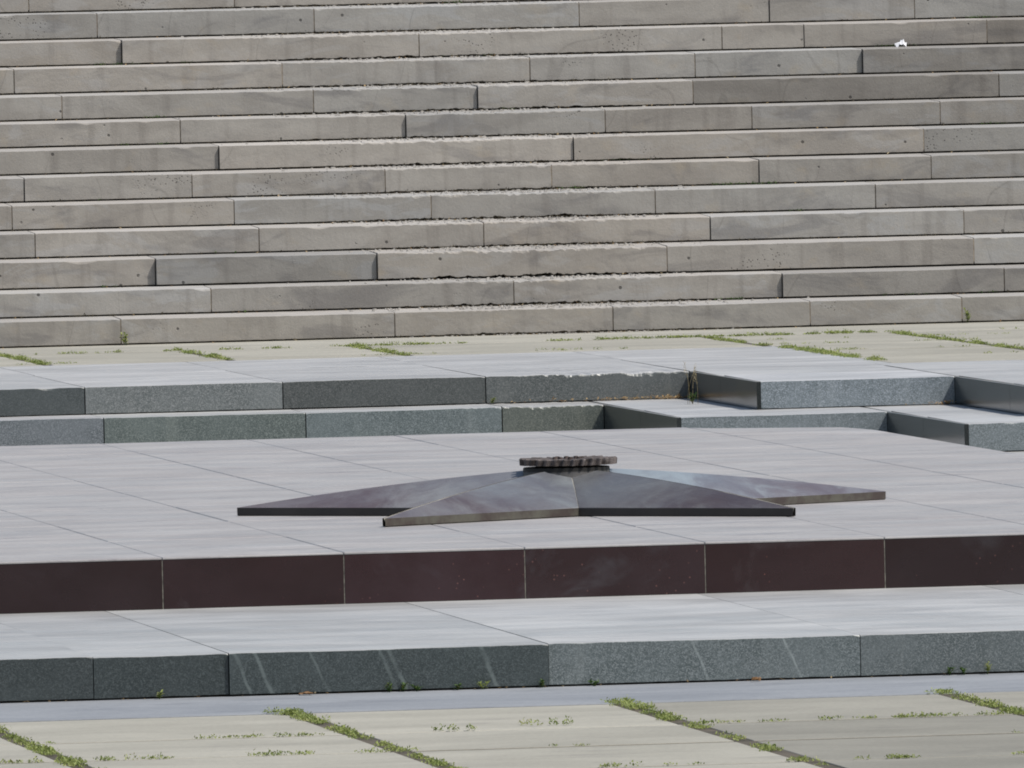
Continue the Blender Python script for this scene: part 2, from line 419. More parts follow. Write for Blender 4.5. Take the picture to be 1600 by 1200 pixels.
for x0, x1, ys, tt in ((2.62, 3.69, (13.6, 14.79, 17.0), (1.5, 1.55, 1.62)), (3.69, 4.76, (11.4, 12.56, 13.6, 14.8), (1.5, 1.55, 1.6)), (4.76, 5.83, (9.2, 10.3, 11.4, 12.6), (1, 1.05, 1.05)), (5.83, 12.8, (7.0, 8.1, 9.2, 10.4), (1, 1.05, 1.05))):
    for i, (a, b) in enumerate(zip(ys, ys[1:])):
        sided(low, x0, x1, a, b, ZG, ZL - .003, ZL, tt if i == 0 else (1, 1.02, 1.02), 540 + x0 + i, grey(1.0 + .15 * (i % 2)))
# hidden fill under the upper step
bm = bmesh.new(); box(bm, -6.1, 12.9, 17.3, 24.5, -.3, .055); put(build('terrace_fill', bm, M['bed']), low)

upp = thing('granite_step', 'upper dark green granite step of zigzag plan below the weedy terrace paving', 'stone step', (3.16, 16.55, -.056))
uy = (-6.2, -5.2, -4.2, -3.15, -2.1, -1.05, -.015, 1.02, 2.085, 3.16)
ut = {-1.05: (.60, .62, .62), -.015: (1.40, 1.36, 1.34), 1.02: (.70, .68, .66), 2.085: (.95, .93, .91)}
for a, b in zip(uy, uy[1:]):
    put(block('stone_block', None, M['granite'], a, b, 16.55, 18.9, ZL, ZU - .004, ZU - .001, ut.get(a, (.9, .93, .95)), 600 + a, gap=.004, chip=.0018, rough=shim2(2.75, .5, .8), gx=.003), upp)
    put(block('tread_slab', None, M['granite'], a + .02, b + .02, 18.905, 20.72, .055, ZU - .002, ZU - .0005, grey(rnd.uniform(.95, 1.05)), 630 + a, gap=.001, chip=.0008), upp)
for x0, x1, ys, tt in ((3.16, 4.18, (14.4, 15.55, 16.54), (1.8, 1.86, 2.0)), (4.18, 5.22, (12.2, 12.84, 14.4, 16.89), (1.1, 1.12, 1.15)), (5.22, 6.26, (10.0, 11.0, 12.2, 14.5), (1, 1, 1)), (6.26, 12.8, (7.8, 8.9, 10.0, 12.3), (1, 1, 1))):
    for i, (a, b) in enumerate(zip(ys, ys[1:])):
        sided(upp, x0, x1, a, b, ZL, ZU - .004, ZU - .001, tt if i == 0 else (1, 1.02, 1.02), 640 + x0 + i, grey(1.0 + .12 * (i % 2)))
put(block('tread_slab', None, M['granite'], 3.161, 4.315, 16.56, 18.9, .055, ZU - .0025, ZU - .0008, grey(1.0), 690, gap=.001, chip=.0008), upp)
put(block('tread_slab', None, M['granite'], 3.18, 4.315, 18.905, 20.72, .055, ZU - .002, ZU - .0005, grey(1.03), 691, gap=.001, chip=.0008), upp)

# ------------------------------------------------------------------ paving (structure)
def paving(name, cells, z, th, mat, gap=.006, tone=None):
    bm = bmesh.new()
    for (x0, x1, y0, y1) in cells:
        b2 = bmesh.new()
        dz = rnd.uniform(-.001, .001)
        box(b2, x0 + gap, x1 - gap, y0 + gap * 5, y1 - gap * 5, z - th, z + dz)
        bmesh.ops.bevel(b2, geom=[e for e in b2.edges if all(abs(v.co.z - z - dz) < 1e-5 for v in e.verts)], offset=.002, segments=1, affect='EDGES')
        tl = b2.faces.layers.float.new('tone'); tv = tone(x0, y0) if tone else rnd.uniform(.94, 1.04)
        for f in b2.faces: f[tl] = tv
        me = bpy.data.meshes.new('t'); b2.to_mesh(me); b2.free(); bm.from_mesh(me); bpy.data.meshes.remove(me)
    o = build(name, bm, mat); o['kind'] = 'structure'; return o

cols = [-8.1, -6.93, -5.76, -4.59, -3.42, -2.29, -1.125, .05, 1.22, 2.4, 3.57, 4.74, 5.9, 7.1, 8.25, 9.4, 10.6, 11.8]
rows = [-16.4, -15.1, -13.85, -12.60, -11.25, -10.05, -8.50]
cells = []
for i in range(len(cols) - 1):
    for j in range(len(rows) - 1):
        cells.append((cols[i] + .028, cols[i + 1] - .028, rows[j], rows[j + 1]))
paving('pavement', cells, -.361, .06, M['paving'], tone=lambda x, y: ((.84 if y > -10.1 else .72) if x > -1.2 else 1.06 if y > -10.1 else 1.0) * rnd.uniform(.97, 1.03))
paving('pavement_edging', [(-8.1, -4.2, -8.49, -7.12), (-4.2, 1.9, -8.49, -7.12), (1.9, 11.8, -8.49, -7.12)], -.361, .06, M['strip'], gap=.0008)
bc = [-5.9, -4.85, -3.8, -2.75, -1.72, -.72, .29, 1.30, 2.28, 4.27, 5.34, 6.4, 7.5, 8.6, 9.7, 10.8, 12.9]
br = [(20.73, 21.0), (21.0, 22.95)]
cells = [(bc[i] + .02, bc[i + 1] - .02, a, b) for i in range(len(bc) - 1) for (a, b) in br]
cells += [(bc[i] + .02, bc[i + 1] - .02, a, b) for i in range(9, len(bc) - 1) for (a, b) in ((16.9, 18.2), (18.2, 19.6), (19.6, 20.73))]
cells += [(-5.9, -3.0, 22.97, 24.62), (-3.0, -.05, 22.97, 24.62), (-.05, 12.9, 22.97, 24.62)]
paving('terrace_pavement', cells, ZU, .05, M['paving'])

def sheet(name, x0, x1, y0, y1, z, mat):
    bm = bmesh.new()
    bm.faces.new([bm.verts.new(p) for p in ((x0, y0, z), (x1, y0, z), (x1, y1, z), (x0, y1, z))])
    o = build(name, bm, mat); o['kind'] = 'structure'; return o
sheet('ground', -400, 400, -400, 400, -.42, M['ground'])
sheet('soil', -8.2, 12.0, -16.5, -7.1, -.3642, M['soil'])
bm = bmesh.new()
for q in (((-6.0, 20.725), (13.0, 20.725), (13.0, 24.63), (-6.0, 24.63)), ((4.32, 16.895), (13.0, 16.895), (13.0, 20.724), (4.32, 20.724))):
    bm.faces.new([bm.verts.new((x, y, ZU - .0032)) for x, y in q])
build('terrace_soil', bm, M['soil'])['kind'] = 'structure'
# ------------------------------------------------------------------ front step of green granite
fs = thing('granite_step', 'wide front step of dark green granite with chalky scuffs, nearest the camera', 'stone step', (-1.2, -7.19, -.361))
fx = [(-7.0, -5.85), (-5.85, -4.7), (-4.7, -3.53), (-3.53, -2.843), (-2.843, -2.35), (-2.35, -1.18), (-1.18, -.031), (-.031, 1.09), (1.09, 2.25), (2.25, 3.42), (3.42, 4.6), (4.6, 5.8), (5.8, 7.0), (7.0, 8.2), (8.2, 9.4), (9.4, 10.6), (10.6, 11.8)]
ft = {-3.53: (.42, .46, .46), -2.843: (.42, .47, .47), -2.35: (.50, .56, .56), -1.18: (1.22, 1.27, 1.27), -.031: (1.12, 1.15, 1.15)}
for i, (a, b) in enumerate(fx):
    put(block('stone_slab', None, M['granite_front'], a, b, -7.19 - (.012 if a >= -2.4 and a < -1.2 else 0), -3.40, -.361, ZG - .004, ZG, ft.get(a, (.9, .95, .95)), 700 + i, gap=.007, chip=.0022, gx=.0016), fs)
bm = bmesh.new(); box(bm, -7.0, 11.8, -7.13, -3.3, -.4, -.215); box(bm, -7.0, 12.8, -3.299, 17.2, -.4, -.21)
put(build('step_bed', bm, M['bed']), fs)
bm = bmesh.new(); box(bm, -7.0, 12.8, -3.395, 17.0, -.26, ZG - .002); put(build('inner_tread', bm, M['granite'], None, (1, 1, 1)), fs)

# ------------------------------------------------------------------ platform of red porphyry
plat = thing('memorial_platform', 'low platform faced in polished dark red stone with pale worn top, carrying the star', 'platform', (0, 3.3, -.2))
px = [-2.83 + .7075 * i for i in range(9)]
pt = [(.9, .85, .85), (1.05, .9, .9), (1.5, 1.6, 1.65), (1.2, 1.25, 1.25), (1.15, 1.0, .95), (.85, .85, .85), (1.2, 1.05, 1.1), (1, 1, 1)]
for i in range(8):
    bm = bmesh.new(); box(bm, px[i] + .0020, px[i + 1] - .0020, -3.486, -3.44, -.199, -.0078)
    bmesh.ops.bevel(bm, geom=list(bm.edges), offset=.0012, segments=1, affect='EDGES')
    put(build('facing_panel', bm, M['red'], None, pt[i]), plat)
bm = bmesh.new(); box(bm, -2.83, 2.83, -3.4845, 9.0, -.3, -.010)
put(build('platform_core', bm, M['panel_joint']), plat)
bm = bmesh.new()
ty = [-3.485, -1.75, 0.0, 1.75, 3.5, 5.25, 7.1, 8.69, 10.2]
def top_outline(x0, x1, y0, y1):
    """tile corners, the far right corner of the platform being cut back"""
    return [(x0, y0), (x1, y0), (x1, y1), (x0, y1)]
for i in range(8):
    for j in range(8):
        x0, x1, y0, y1 = px[i] + .0022, px[i + 1] - .0022, ty[j] + .008, ty[j + 1] - .008
        if j == 0: y0 = -3.4872
        if i == 0: x0 -= .02
        if i == 7: x1 += .02
        pts = [(x0, y0), (x1, y0), (x1, y1), (x0, y1)]
        if i == 7 and j == 7: pts = [(x0, y0), (x1, y0), (x1, 9.1), (x1 - .07, 9.6), (x0 + .1, y1 - .25), (x0, y1 - .08)]
        if i == 0 and j == 7: pts = [(x0, y0), (x1, y0), (x1, y1 - .08), (x1 - .1, y1 - .25), (x0 + .07, 9.6), (x0, 9.1)]
        dz = rnd.uniform(-.0008, .0008); tx = rnd.uniform(-.0006, .0006)
        lo = [bm.verts.new((p[0], p[1], -.0076 if j == 0 else -.055)) for p in pts]
        mid = [bm.verts.new((p[0], p[1], -.003 + dz)) for p in pts]
        cx, cy = (x0 + x1) / 2, (y0 + y1) / 2
        hi = [bm.verts.new((p[0] - .003 * (1 if p[0] > cx else -1), p[1] - .006 * (1 if p[1] > cy else -1), dz + tx * (p[0] - cx))) for p in pts]
        n = len(pts)
        bm.faces.new(lo[::-1]); bm.faces.new(hi)
        for a, b in ((lo, mid), (mid, hi)):
            for q in range(n): bm.faces.new((a[q], a[(q + 1) % n], b[(q + 1) % n], b[q]))
put(build('platform_top', bm, M['redtop']), plat)
bm = bmesh.new(); box(bm, -2.835, 2.835, -3.43, 9.02, -.05, -.0035)
box(bm, -2.75, 2.75, 9.02, 9.6, -.05, -.009)
put(build('platform_joint', bm, M['slab_joint']), plat)

# ------------------------------------------------------------------ star
star = thing('star_monument', 'large five pointed stone star with sloping facets lying flat on the platform', 'star monument', (0, 0, 0))
SR, SRI, EH, AH = 1.418, .5416, .037, .186
A0 = R(-4.61)
apex = Vector((0, 0, AH))
tips = [Vector((SR * math.cos(R(18 + 72 * i) + A0), SR * math.sin(R(18 + 72 * i) + A0), EH)) for i in range(5)]
nots = [Vector((SRI * math.cos(R(54 + 72 * i) + A0), SRI * math.sin(R(54 + 72 * i) + A0), EH)) for i in range(5)]
TR, TN = .88, .72             # how far towards the apex the facet slabs reach, on ridge and valley
def facet(tip, notch, tint, mat='star'):
    bm = bmesh.new()
    a, b = tip.copy(), notch.copy()
    c = notch.lerp(apex, TN); d = tip.lerp(apex, TR)
    cen = (a + b + c + d) / 4
    nrm = (b - a).cross(d - a).normalized()
    if nrm.z < 0: nrm = -nrm
    # inset by half a joint on ridge, valley and inner edge
    def ins(p, q1, q2, g):
        return p
    nx, nz = 26, 10
    grid = []
    g = .0035
    rd = (cen - (a + d) / 2); rd = (rd - (d - a).normalized() * rd.dot((d - a).normalized())).normalized()
    vd = (cen - (b + c) / 2); vd = (vd - (c - b).normalized() * vd.dot((c - b).normalized())).normalized()
    a2, d2 = a + rd * g + (b - a).normalized() * g * 2, d + rd * g
    b2, c2 = b + vd * g * .4, c + vd * g * .4
    for i in range(nx + 1):
        u = i / nx
        row = []
        for j in range(nz + 1):
            v = j / nz
            p = a2.lerp(b2, u).lerp(d2.lerp(c2, u), v)
            sh = max(0, min(1, (p.z - EH) / (AH - EH))); p.z += .060 * sh * (1 - sh)
            w = .0009 * noise.noise(p * 5) + .0004 * noise.noise(p * 40)
            if j == 0: w -= .001 * max(0, noise.noise(p * 30) * 2)
            row.append(bm.verts.new(p + nrm * w))
        grid.append(row)
    for i in range(nx):
        for j in range(nz): bm.faces.new((grid[i][j], grid[i + 1][j], grid[i + 1][j + 1], grid[i][j + 1]))
    # outer arris: small round, then vertical edge face, a little undercut at the bottom
    prev = [grid[i][0] for i in range(nx + 1)]
    out = (a + b) / 2; out = Vector((b.y - a.y, a.x - b.x, 0)).normalized()
    if out.dot(Vector(((a.x + b.x) / 2, (a.y + b.y) / 2, 0))) < 0: out = -out
    for dz, do in ((-.0022, .0022), (-EH + .004, .0014), (-EH + .001, -.006)):
        cur = [bm.verts.new(Vector((v.co.x, v.co.y, EH + dz)) + out * do) for v in [grid[i][0] for i in range(nx + 1)]]
        for i in range(nx): bm.faces.new((prev[i], prev[i + 1], cur[i + 1], cur[i]))
        prev = cur
    # sides and underside so that the slab is closed
    low = [bm.verts.new((v.co.x * .97, v.co.y * .97, .0012)) for v in (grid[0][0], grid[nx][0], grid[nx][nz], grid[0][nz])]
    bm.faces.new([grid[0][j] for j in range(nz + 1)] + [low[3], low[0]])
    bm.faces.new([grid[nx][j] for j in range(nz + 1)] + [low[2], low[1]])
    bm.faces.new([grid[i][nz] for i in range(nx + 1)] + [low[2], low[3]])
    put(build('facet_slab', bm, M[mat], None, tint), star)
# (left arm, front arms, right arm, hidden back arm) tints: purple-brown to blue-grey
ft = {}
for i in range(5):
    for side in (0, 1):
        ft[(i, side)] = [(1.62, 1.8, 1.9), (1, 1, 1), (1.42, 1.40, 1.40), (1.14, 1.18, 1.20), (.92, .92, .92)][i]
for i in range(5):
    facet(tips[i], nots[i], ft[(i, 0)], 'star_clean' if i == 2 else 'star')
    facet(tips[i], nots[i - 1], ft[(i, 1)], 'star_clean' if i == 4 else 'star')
# grout body just under the slabs
bm = bmesh.new()
ring = []
for i in range(5):
    ring += [tips[i], nots[i]]
dz = Vector((0, 0, .0012))
top = [bm.verts.new(p * .996 - dz * 1.2) for p in ring]; ap = bm.verts.new(apex - dz * 3)
bot = [bm.verts.new((p.x * .985, p.y * .985, .0006)) for p in ring]
lev = [top]
for s_ in (.15, .3, .45, .6, .75, .9):
    lev.append([bm.verts.new(p.lerp(apex, s_) * (.996 + .004 * s_) - dz * 1.2 + Vector((0, 0, .060 * s_ * (1 - s_)))) for p in ring])
for i in range(10):
    j = (i + 1) % 10
    for la, lb in zip(lev, lev[1:]): bm.faces.new((la[i], la[j], lb[j], lb[i]))
    bm.faces.new((lev[-1][i], lev[-1][j], ap)); bm.faces.new((bot[i], bot[j], top[j], top[i]))
bm.faces.new(bot[::-1])
put(build('joint_grout', bm, M['grout']), star)
# ------------------------------------------------------------------ burner
burn = thing('flame_burner', 'scorched iron gear shaped burner ring on the peak of the stone star', 'burner', (0.006, 0, .168))
def gear(r0, r1, z0, z1, n, depth, rin, wob=0.0):
    bm = bmesh.new(); per = 10; N_ = n * per
    L = [[], [], [], [], []]
    for i in range(N_):
        t = 2 * math.pi * i / N_; ph = (i % per) / per
        s = .5 + .5 * math.cos(2 * math.pi * ph)
        s = max(0, min(1, (s - .25) * 1.8))
        r = r1 - depth * (1 - s)
        w = wob * noise.noise(Vector((math.cos(t) * 6, math.sin(t) * 6, 1.3)))
        c, sn = math.cos(t), math.sin(t)
        L[0].append(bm.verts.new((c * rin, sn * rin, z0)))
        L[1].append(bm.verts.new((c * (r - .002), sn * (r - .002), z0)))
        t2 = t + .035
        L[2].append(bm.verts.new((math.cos(t2) * r, math.sin(t2) * r, z1 - .004 + w)))
        L[3].append(bm.verts.new((math.cos(t2) * (r - .004), math.sin(t2) * (r - .004), z1 + w - .003 * (1 - s))))
        L[4].append(bm.verts.new((c * rin, sn * rin, z1 - .004 + w * 2)))
    for a in range(5):
        A, B = L[a], L[(a + 1) % 5]
        for i in range(N_):
            j = (i + 1) % N_
            bm.faces.new((A[i], A[j], B[j], B[i]))
    return bm
put(build('toothed_ring', gear(.19, .202, .1945, .2225, 31, .020, .09, .004), M['iron']), burn)
bm = bmesh.new()
bmesh.ops.create_cone(bm, cap_ends=True, segments=72, radius1=.180, radius2=.178, depth=.095, matrix=Matrix.Translation((-.010, -.010, .138)))
bmesh.ops.bevel(bm, geom=[e for e in bm.edges if abs(e.calc_face_angle(0)) > 1], offset=.0025, segments=2, affect='EDGES')
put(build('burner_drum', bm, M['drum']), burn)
bm = bmesh.new()
bmesh.ops.create_cone(bm, cap_ends=True, segments=48, radius1=.128, radius2=.12, depth=.018, matrix=Matrix.Translation((0, 0, .192)))
put(build('burner_neck', bm, M['iron_dark']), burn)
bm = bmesh.new()
bmesh.ops.create_cone(bm, cap_ends=True, segments=48, radius1=.093, radius2=.088, depth=.018, matrix=Matrix.Translation((0, 0, .208)))
for a in range(8):
    t = a * math.pi / 4
    bmesh.ops.create_cone(bm, cap_ends=True, segments=10, radius1=.011, radius2=.009, depth=.012, matrix=Matrix.Translation((.055 * math.cos(t), .055 * math.sin(t), .221)))
put(build('gas_jet_plate', bm, M['iron'], None, (.7, .62, .6)), burn)
for o in burn.children: o.rotation_euler = (0, 0, 0)

# ------------------------------------------------------------------ greenery in the joints (stuff) and single plants
class Leaves:
    def __init__(s): s.v = []; s.f = []; s.r = []
    def leaf(s, p, d, up, ln, wd, r):
        d = d.normalized(); sd = d.cross(up)
        sd = sd.normalized() if sd.length > 1e-4 else Vector((1, 0, 0))
        i = len(s.v)
        s.v += [p, p + d * ln * .5 + sd * wd * .5 + up * ln * .08, p + d * ln, p + d * ln * .5 - sd * wd * .5 + up * ln * .08]
        s.f.append((i, i + 1, i + 2, i + 3)); s.r.append(r)
    def stem(s, p, q, w, r):
        i = len(s.v); a = Vector((w, 0, 0)); b = Vector((0, w, 0))
        s.v += [p - a, p + a, q + a * .5, q - a * .5, p - b, p + b, q + b * .5, q - b * .5]
        s.f += [(i, i + 1, i + 2, i + 3), (i + 4, i + 5, i + 6, i + 7)]; s.r += [r, r]
    def tuft(s, x, y, z, rad, h, n, lf=.013):
        tr_ = rnd.random() ** 1.3
        for _ in range(n):
            a = rnd.uniform(0, 2 * math.pi); q = rad * math.sqrt(rnd.random())
            p = Vector((x + q * math.cos(a), y + q * math.sin(a), z + h * rnd.random() ** 1.4 * (1 - .6 * q / max(rad, 1e-4))))
            d = Vector((rnd.uniform(-1, 1), rnd.uniform(-1, 1), rnd.uniform(.1, 1.1)))
            up = Vector((rnd.uniform(-.5, .5), rnd.uniform(-.5, .5), 1)).normalized()
            s.leaf(p, d, up, lf * rnd.uniform(.6, 1.4), lf * rnd.uniform(.35, .65), min(1, tr_ * .65 + rnd.random() * .38))
    def done(s, name, mat, parent=None):
        me = bpy.data.meshes.new(name); me.from_pydata([tuple(v) for v in s.v], [], s.f)
        at = me.attributes.new('leafrand', 'FLOAT', 'FACE')
        for i, r in enumerate(s.r): at.data[i].value = r
        return link(name, me, mat, parent)

def strip(L, x0, x1, y0, y1, z, dens, wd, h, n=26, lf=.013, along=None, thresh=.0, seed=0):
    ln = math.hypot(x1 - x0, y1 - y0); k = int(ln / .020 * dens)
    for i in range(k):
        u = rnd.random()
        x = x0 + (x1 - x0) * u; y = y0 + (y1 - y0) * u
        v = noise.noise(Vector((x * 2.6, y * 2.6, seed))) + .5 * noise.noise(Vector((x * 9, y * 9, seed + 4)))
        if v < thresh - .12: continue
        m = max(.25, min(1.3, .75 + v * 1.1))
        dx = rnd.gauss(0, .48) * wd
        if abs(x1 - x0) > abs(y1 - y0): xx, yy = x, y + dx
        else: xx, yy = x + dx, y
        L.tuft(xx, yy, z, .022 * m + .006, h * m * rnd.uniform(.4, 1.0), int(n * m * 1.3), lf * .82)

zf = -.3635
LF = .010
W = Leaves()
strip(W, -3.42, -3.42, -9.0, -12.8, zf, 1.0, .026, .030, 18)
strip(W, -2.30, -2.30, -8.42, -9.6, zf, 1.4, .034, .034, 20)
strip(W, -2.30, -2.29, -9.6, -12.8, zf, .8, .020, .020, 14, thresh=.0)
strip(W, -1.12, -1.13, -8.40, -9.9, zf, 1.5, .040, .034, 20)
strip(W, -1.13, -1.14, -9.9, -12.9, zf, .55, .018, .015, 12, thresh=.15)
strip(W, .05, .04, -8.25, -10.6, zf, 1.1, .028, .028, 18)
for y, segs in ((-10.05, [(-3.40, -3.18, 1.0), (-3.07, -2.92, .35), (-2.92, -2.63, .75), (-2.54, -2.45, .9), (-2.44, -2.36, .3), (-1.10, -1.01, 1), (-.99, -.92, .6), (-.87, -.76, .6), (-.65, -.58, .6), (-.54, -.48, .9), (-.45, -.2, .85), (-.18, .02, .5)]),
                (-11.25, [(-3.65, -3.5, .5), (-3.31, -3.17, .5), (-3.15, -3.06, .8), (-2.81, -2.61, .75), (-2.5, -2.35, .35), (-2.35, -2.2, .6), (-1.81, -1.5, .15), (-.25, .02, .7)]),
                (-12.58, [(-1.81, -1.74, .6), (-1.71, -1.69, .8), (-1.61, -1.58, .6), (-1.51, -1.48, .6), (-1.39, -1.36, .6), (-1.2, -1.11, 1), (-.99, -.95, .5), (-.88, -.41, 1)])):
    for a, b, d in segs:
        strip(W, a, b, y, y, zf + .002, d * 1.5, .012, .018, 16, .012, thresh=-.1, seed=3)
strip(W, -2.42, -2.06, -8.47, -8.47, zf + .004, .6, .01, .022, 12, .011)
for x, y in ((-1.99, -9.99), (-1.94, -10.02), (-1.88, -10.03), (-1.66, -9.78), (-1.63, -9.86), (-1.56, -9.84), (-1.52, -9.86)):
    W.tuft(x, y, zf + .002, .022, .03, 26, .012)
W.done('pavement_weeds', M['leaf'])['kind'] = 'stuff'

zb_ = ZU - .004
W = Leaves()
for x, y0, y1, d in ((.29, 23.2, 20.9, 1.1), (1.30, 23.1, 20.9, 1.1), (2.28, 23.0, 20.75, 1.2), (4.27, 23.05, 20.9, 1.2), (5.34, 23.2, 19.2, 1.2), (4.315, 20.4, 16.95, 1.4), (5.35, 19.4, 16.9, .8)):
    strip(W, x, x, y0, y1, zb_, d, .034, .030, 16, .014)
for a, b, d in ((.4, .95, .5), (1.14, 1.23, .8), (1.52, 1.65, .8), (1.72, 1.9, 1), (2.16, 2.78, 1), (2.78, 3.1, .6), (3.1, 4.0, .9), (4.01, 5.33, 1.3), (5.33, 6.3, .5)):
    strip(W, a, b, 22.95, 22.95, zb_ + .003, d * 1.5, .03, .022, 15, .014, thresh=-.1, seed=8)
for a, b, d in ((.04, .5, .45), (.5, .75, .3), (2.0, 2.45, .6), (4.4, 5.05, .5), (5.1, 5.5, .7), (3.0, 3.6, .3)):
    strip(W, a, b, 21.0, 21.0, zb_ + .003, d, .03, .018, 11, .012, thresh=.05, seed=12)
for a, b in ((4.45, 5.2), (5.4, 6.0)):
    strip(W, a, b, 18.2, 18.2, zb_ + .003, .35, .03, .018, 11, .012, thresh=.1, seed=2)
    strip(W, a, b, 19.6, 19.6, zb_ + .003, .45, .03, .018, 11, .012, thresh=.1, seed=5)
    strip(W, a, b, 22.0, 22.0, zb_ + .003, .25, .03, .014, 11, .012, thresh=.1, seed=6)
W.done('terrace_weeds', M['leaf'])['kind'] = 'stuff'

# dirt and moss in every tread angle, thickened to imitate heat shimmer
W = Leaves(); V = Leaves(); F = Leaves()
for k, (nm, y, z, js, tn) in enumerate(RISE):
    x = .2
    while x < 7.5:
        r = math.exp(-((x - SHIM_X + .03 * k) / (SHIM_W + .03 * k)) ** 4 * .55) * (1 - .045 * k)
        v = fr(x, k + 60, 4)
        if rnd.random() < .20 + .22 * v + .75 * r:
            hh = .006 + .008 * rnd.random() * (.7 + v) + r * .014 * max(0, fr(x, k + 90, 12) + .3)
            W.tuft(x, y - .012 - rnd.random() * .02, z - .002, .008 + .012 * rnd.random(), hh, 5, .012)
        if rnd.random() < .030 + .05 * r:
            F.leaf(Vector((x, y - .03 - .05 * rnd.random(), z - .002)), Vector((rnd.uniform(-1, 1), rnd.uniform(-1, 1), .3)), Vector((0, 0, 1)), rnd.uniform(.012, .03), rnd.uniform(.006, .014), rnd.random())
        if fr(x, k + 30, 1.7) > .34 and rnd.random() < .5:
            V.tuft(x, y - .02, z, .014, .016, 7, .011)
        x += .011
CR = bmesh.new()  # crumbs added only to imitate heat shimmer on the treads
for k, (nm, y, z, js, tn) in enumerate(RISE):
    for _ in range(int(260 * (1 - .05 * k))):
        x = rnd.gauss(SHIM_X - .03 * k, .44 + .012 * k)
        sx, sy, sz = rnd.uniform(.005, .016), rnd.uniform(.004, .010), rnd.uniform(.003, .0085)
        yy = y - rnd.random() ** 1.5 * .30 - .006
        zz = z - .0118 * min(1, (y - yy) / .36)
        vs = []
        for i in range(6):
            t = i * math.pi / 3 + rnd.uniform(-.3, .3); q = rnd.uniform(.7, 1.2)
            vs.append((CR.verts.new((x + math.cos(t) * sx * q, yy + math.sin(t) * sy * q, zz - .001)),
                       CR.verts.new((x + math.cos(t) * sx * q * .6 + rnd.uniform(-.002, .002), yy + math.sin(t) * sy * q * .6, zz + sz * rnd.uniform(.6, 1.1)))))
        for i in range(6):
            a, b = vs[i], vs[(i + 1) % 6]
            CR.faces.new((a[0], b[0], b[1], a[1]))
        CR.faces.new([q[1] for q in vs])
build('stone_crumbs', CR, M['stair'], None, grey(1.0))['kind'] = 'stuff'
W.done('stair_moss', M['moss'])['kind'] = 'stuff'
V.done('stair_weeds', M['leaf_dark'])['kind'] = 'stuff'
F.done('leaf_litter', M['dry'])['kind'] = 'stuff'

# single plants
def plant(name, x, y, z, h, n, label, cat='plant', mat='leaf', rad=.03, lf=.016, group=None, stalks=0):
    t = thing(name, label, cat, (x, y, z), group)
    L = Leaves(); S = Leaves()
    for i in range(max(3, n // 14)):
        a = rnd.uniform(0, 6.28); tip = Vector((math.cos(a) * rad * rnd.random(), math.sin(a) * rad * rnd.random() * .6, h * rnd.uniform(.55, 1)))
        S.stem(Vector((0, 0, 0)), tip, .0013, rnd.random())
        for j in range(14):
            p = tip * rnd.uniform(.25, 1.0)
            L.leaf(p, Vector((rnd.uniform(-1, 1), rnd.uniform(-1, 1), rnd.uniform(-.1, .9))), Vector((0, 0, 1)), lf * rnd.uniform(.6, 1.3), lf * rnd.uniform(.4, .7), rnd.random())
    for i in range(stalks):
        lean = Vector((rnd.uniform(-.05, .03), rnd.uniform(-.04, .02), 0)); H = rnd.uniform(.12, .22)
        p = Vector((rnd.uniform(-.03, .03), 0, 0))
        for s_ in range(5):
            q = p + Vector((0, 0, H / 5)) + lean * (s_ / 4) * .6
            S.stem(p, q, .0012, rnd.random()); p = q
        for j in range(9):
            L2 = Vector((rnd.uniform(-1, 1), rnd.uniform(-.5, .5), rnd.uniform(.2, 1)))
            S.leaf(p - Vector((0, 0, j * .008)), L2, Vector((0, 0, 1)), .016, .004, rnd.random())
    st = S.done('stem', M['straw' if stalks else 'leaf_dark'], t)
    L.done('foliage', M[mat], t)
    return t
plant('weed', 1.18, 24.50, .088, .065, 70, 'bright green weed at the foot of the stairs on the left', rad=.05, lf=.02)
plant('weed', 6.06, 24.50, .088, .085, 50, 'small upright weed at the foot of the stairs on the far right', rad=.03, lf=.024)
plant('dry_grass', 3.02, 15.6, -.056, .05, 60, 'dry tall grass stalks with green base in shaded corner of upper granite step', 'plant', 'leaf_dark', .04, .018, stalks=4)
plant('weed', 2.11, 16.5, -.056, .035, 42, 'tiny weed on the ledge at the base of the upper granite step', rad=.03, lf=.016)
plant('weed', 4.13, 14.32, -.056, .022, 28, 'tiny brownish weed in the right hand corner of the upper granite step', mat='dry', rad=.03, lf=.014)
gp = 'weeds along the foot of the front granite step'
for x, h, n, lb in ((-2.61, .028, 40, 'small weed left of the open joint at the foot of the front granite step'),
                    (-1.77, .036, 50, 'leftmost of three weeds close together at the foot of the front granite step'),
                    (-1.72, .034, 40, 'middle of three weeds close together at the foot of the front granite step'),
                    (-1.67, .028, 34, 'rightmost of three weeds close together at the foot of the front granite step'),
                    (-1.52, .026, 36, 'lone dark weed under the rightmost chalk scuff of the front granite step'),
                    (-1.43, .026, 36, 'spreading pale weed just left of the centre joint of the front granite step'),
                    (-1.21, .034, 36, 'brownish weed growing in the centre joint of the front granite step'),
                    (-1.02, .022, 30, 'tiny weed just right of the centre joint of the front granite step'),
                    (.29, .030, 34, 'lower dark weed of a pair at the right end of the front granite step'),
                    (.345, .034, 34, 'taller dark weed of a pair at the right end of the front granite step'),
                    (.43, .050, 60, 'brightest largest weed at the right end of the front granite step')):
    plant('weed', x, -7.225, -.361, h, n, lb, 'plant', 'leaf' if h > .045 or -1.5 < x < -1.4 or x < -2.5 else 'leaf_dark', .022, .015, gp)

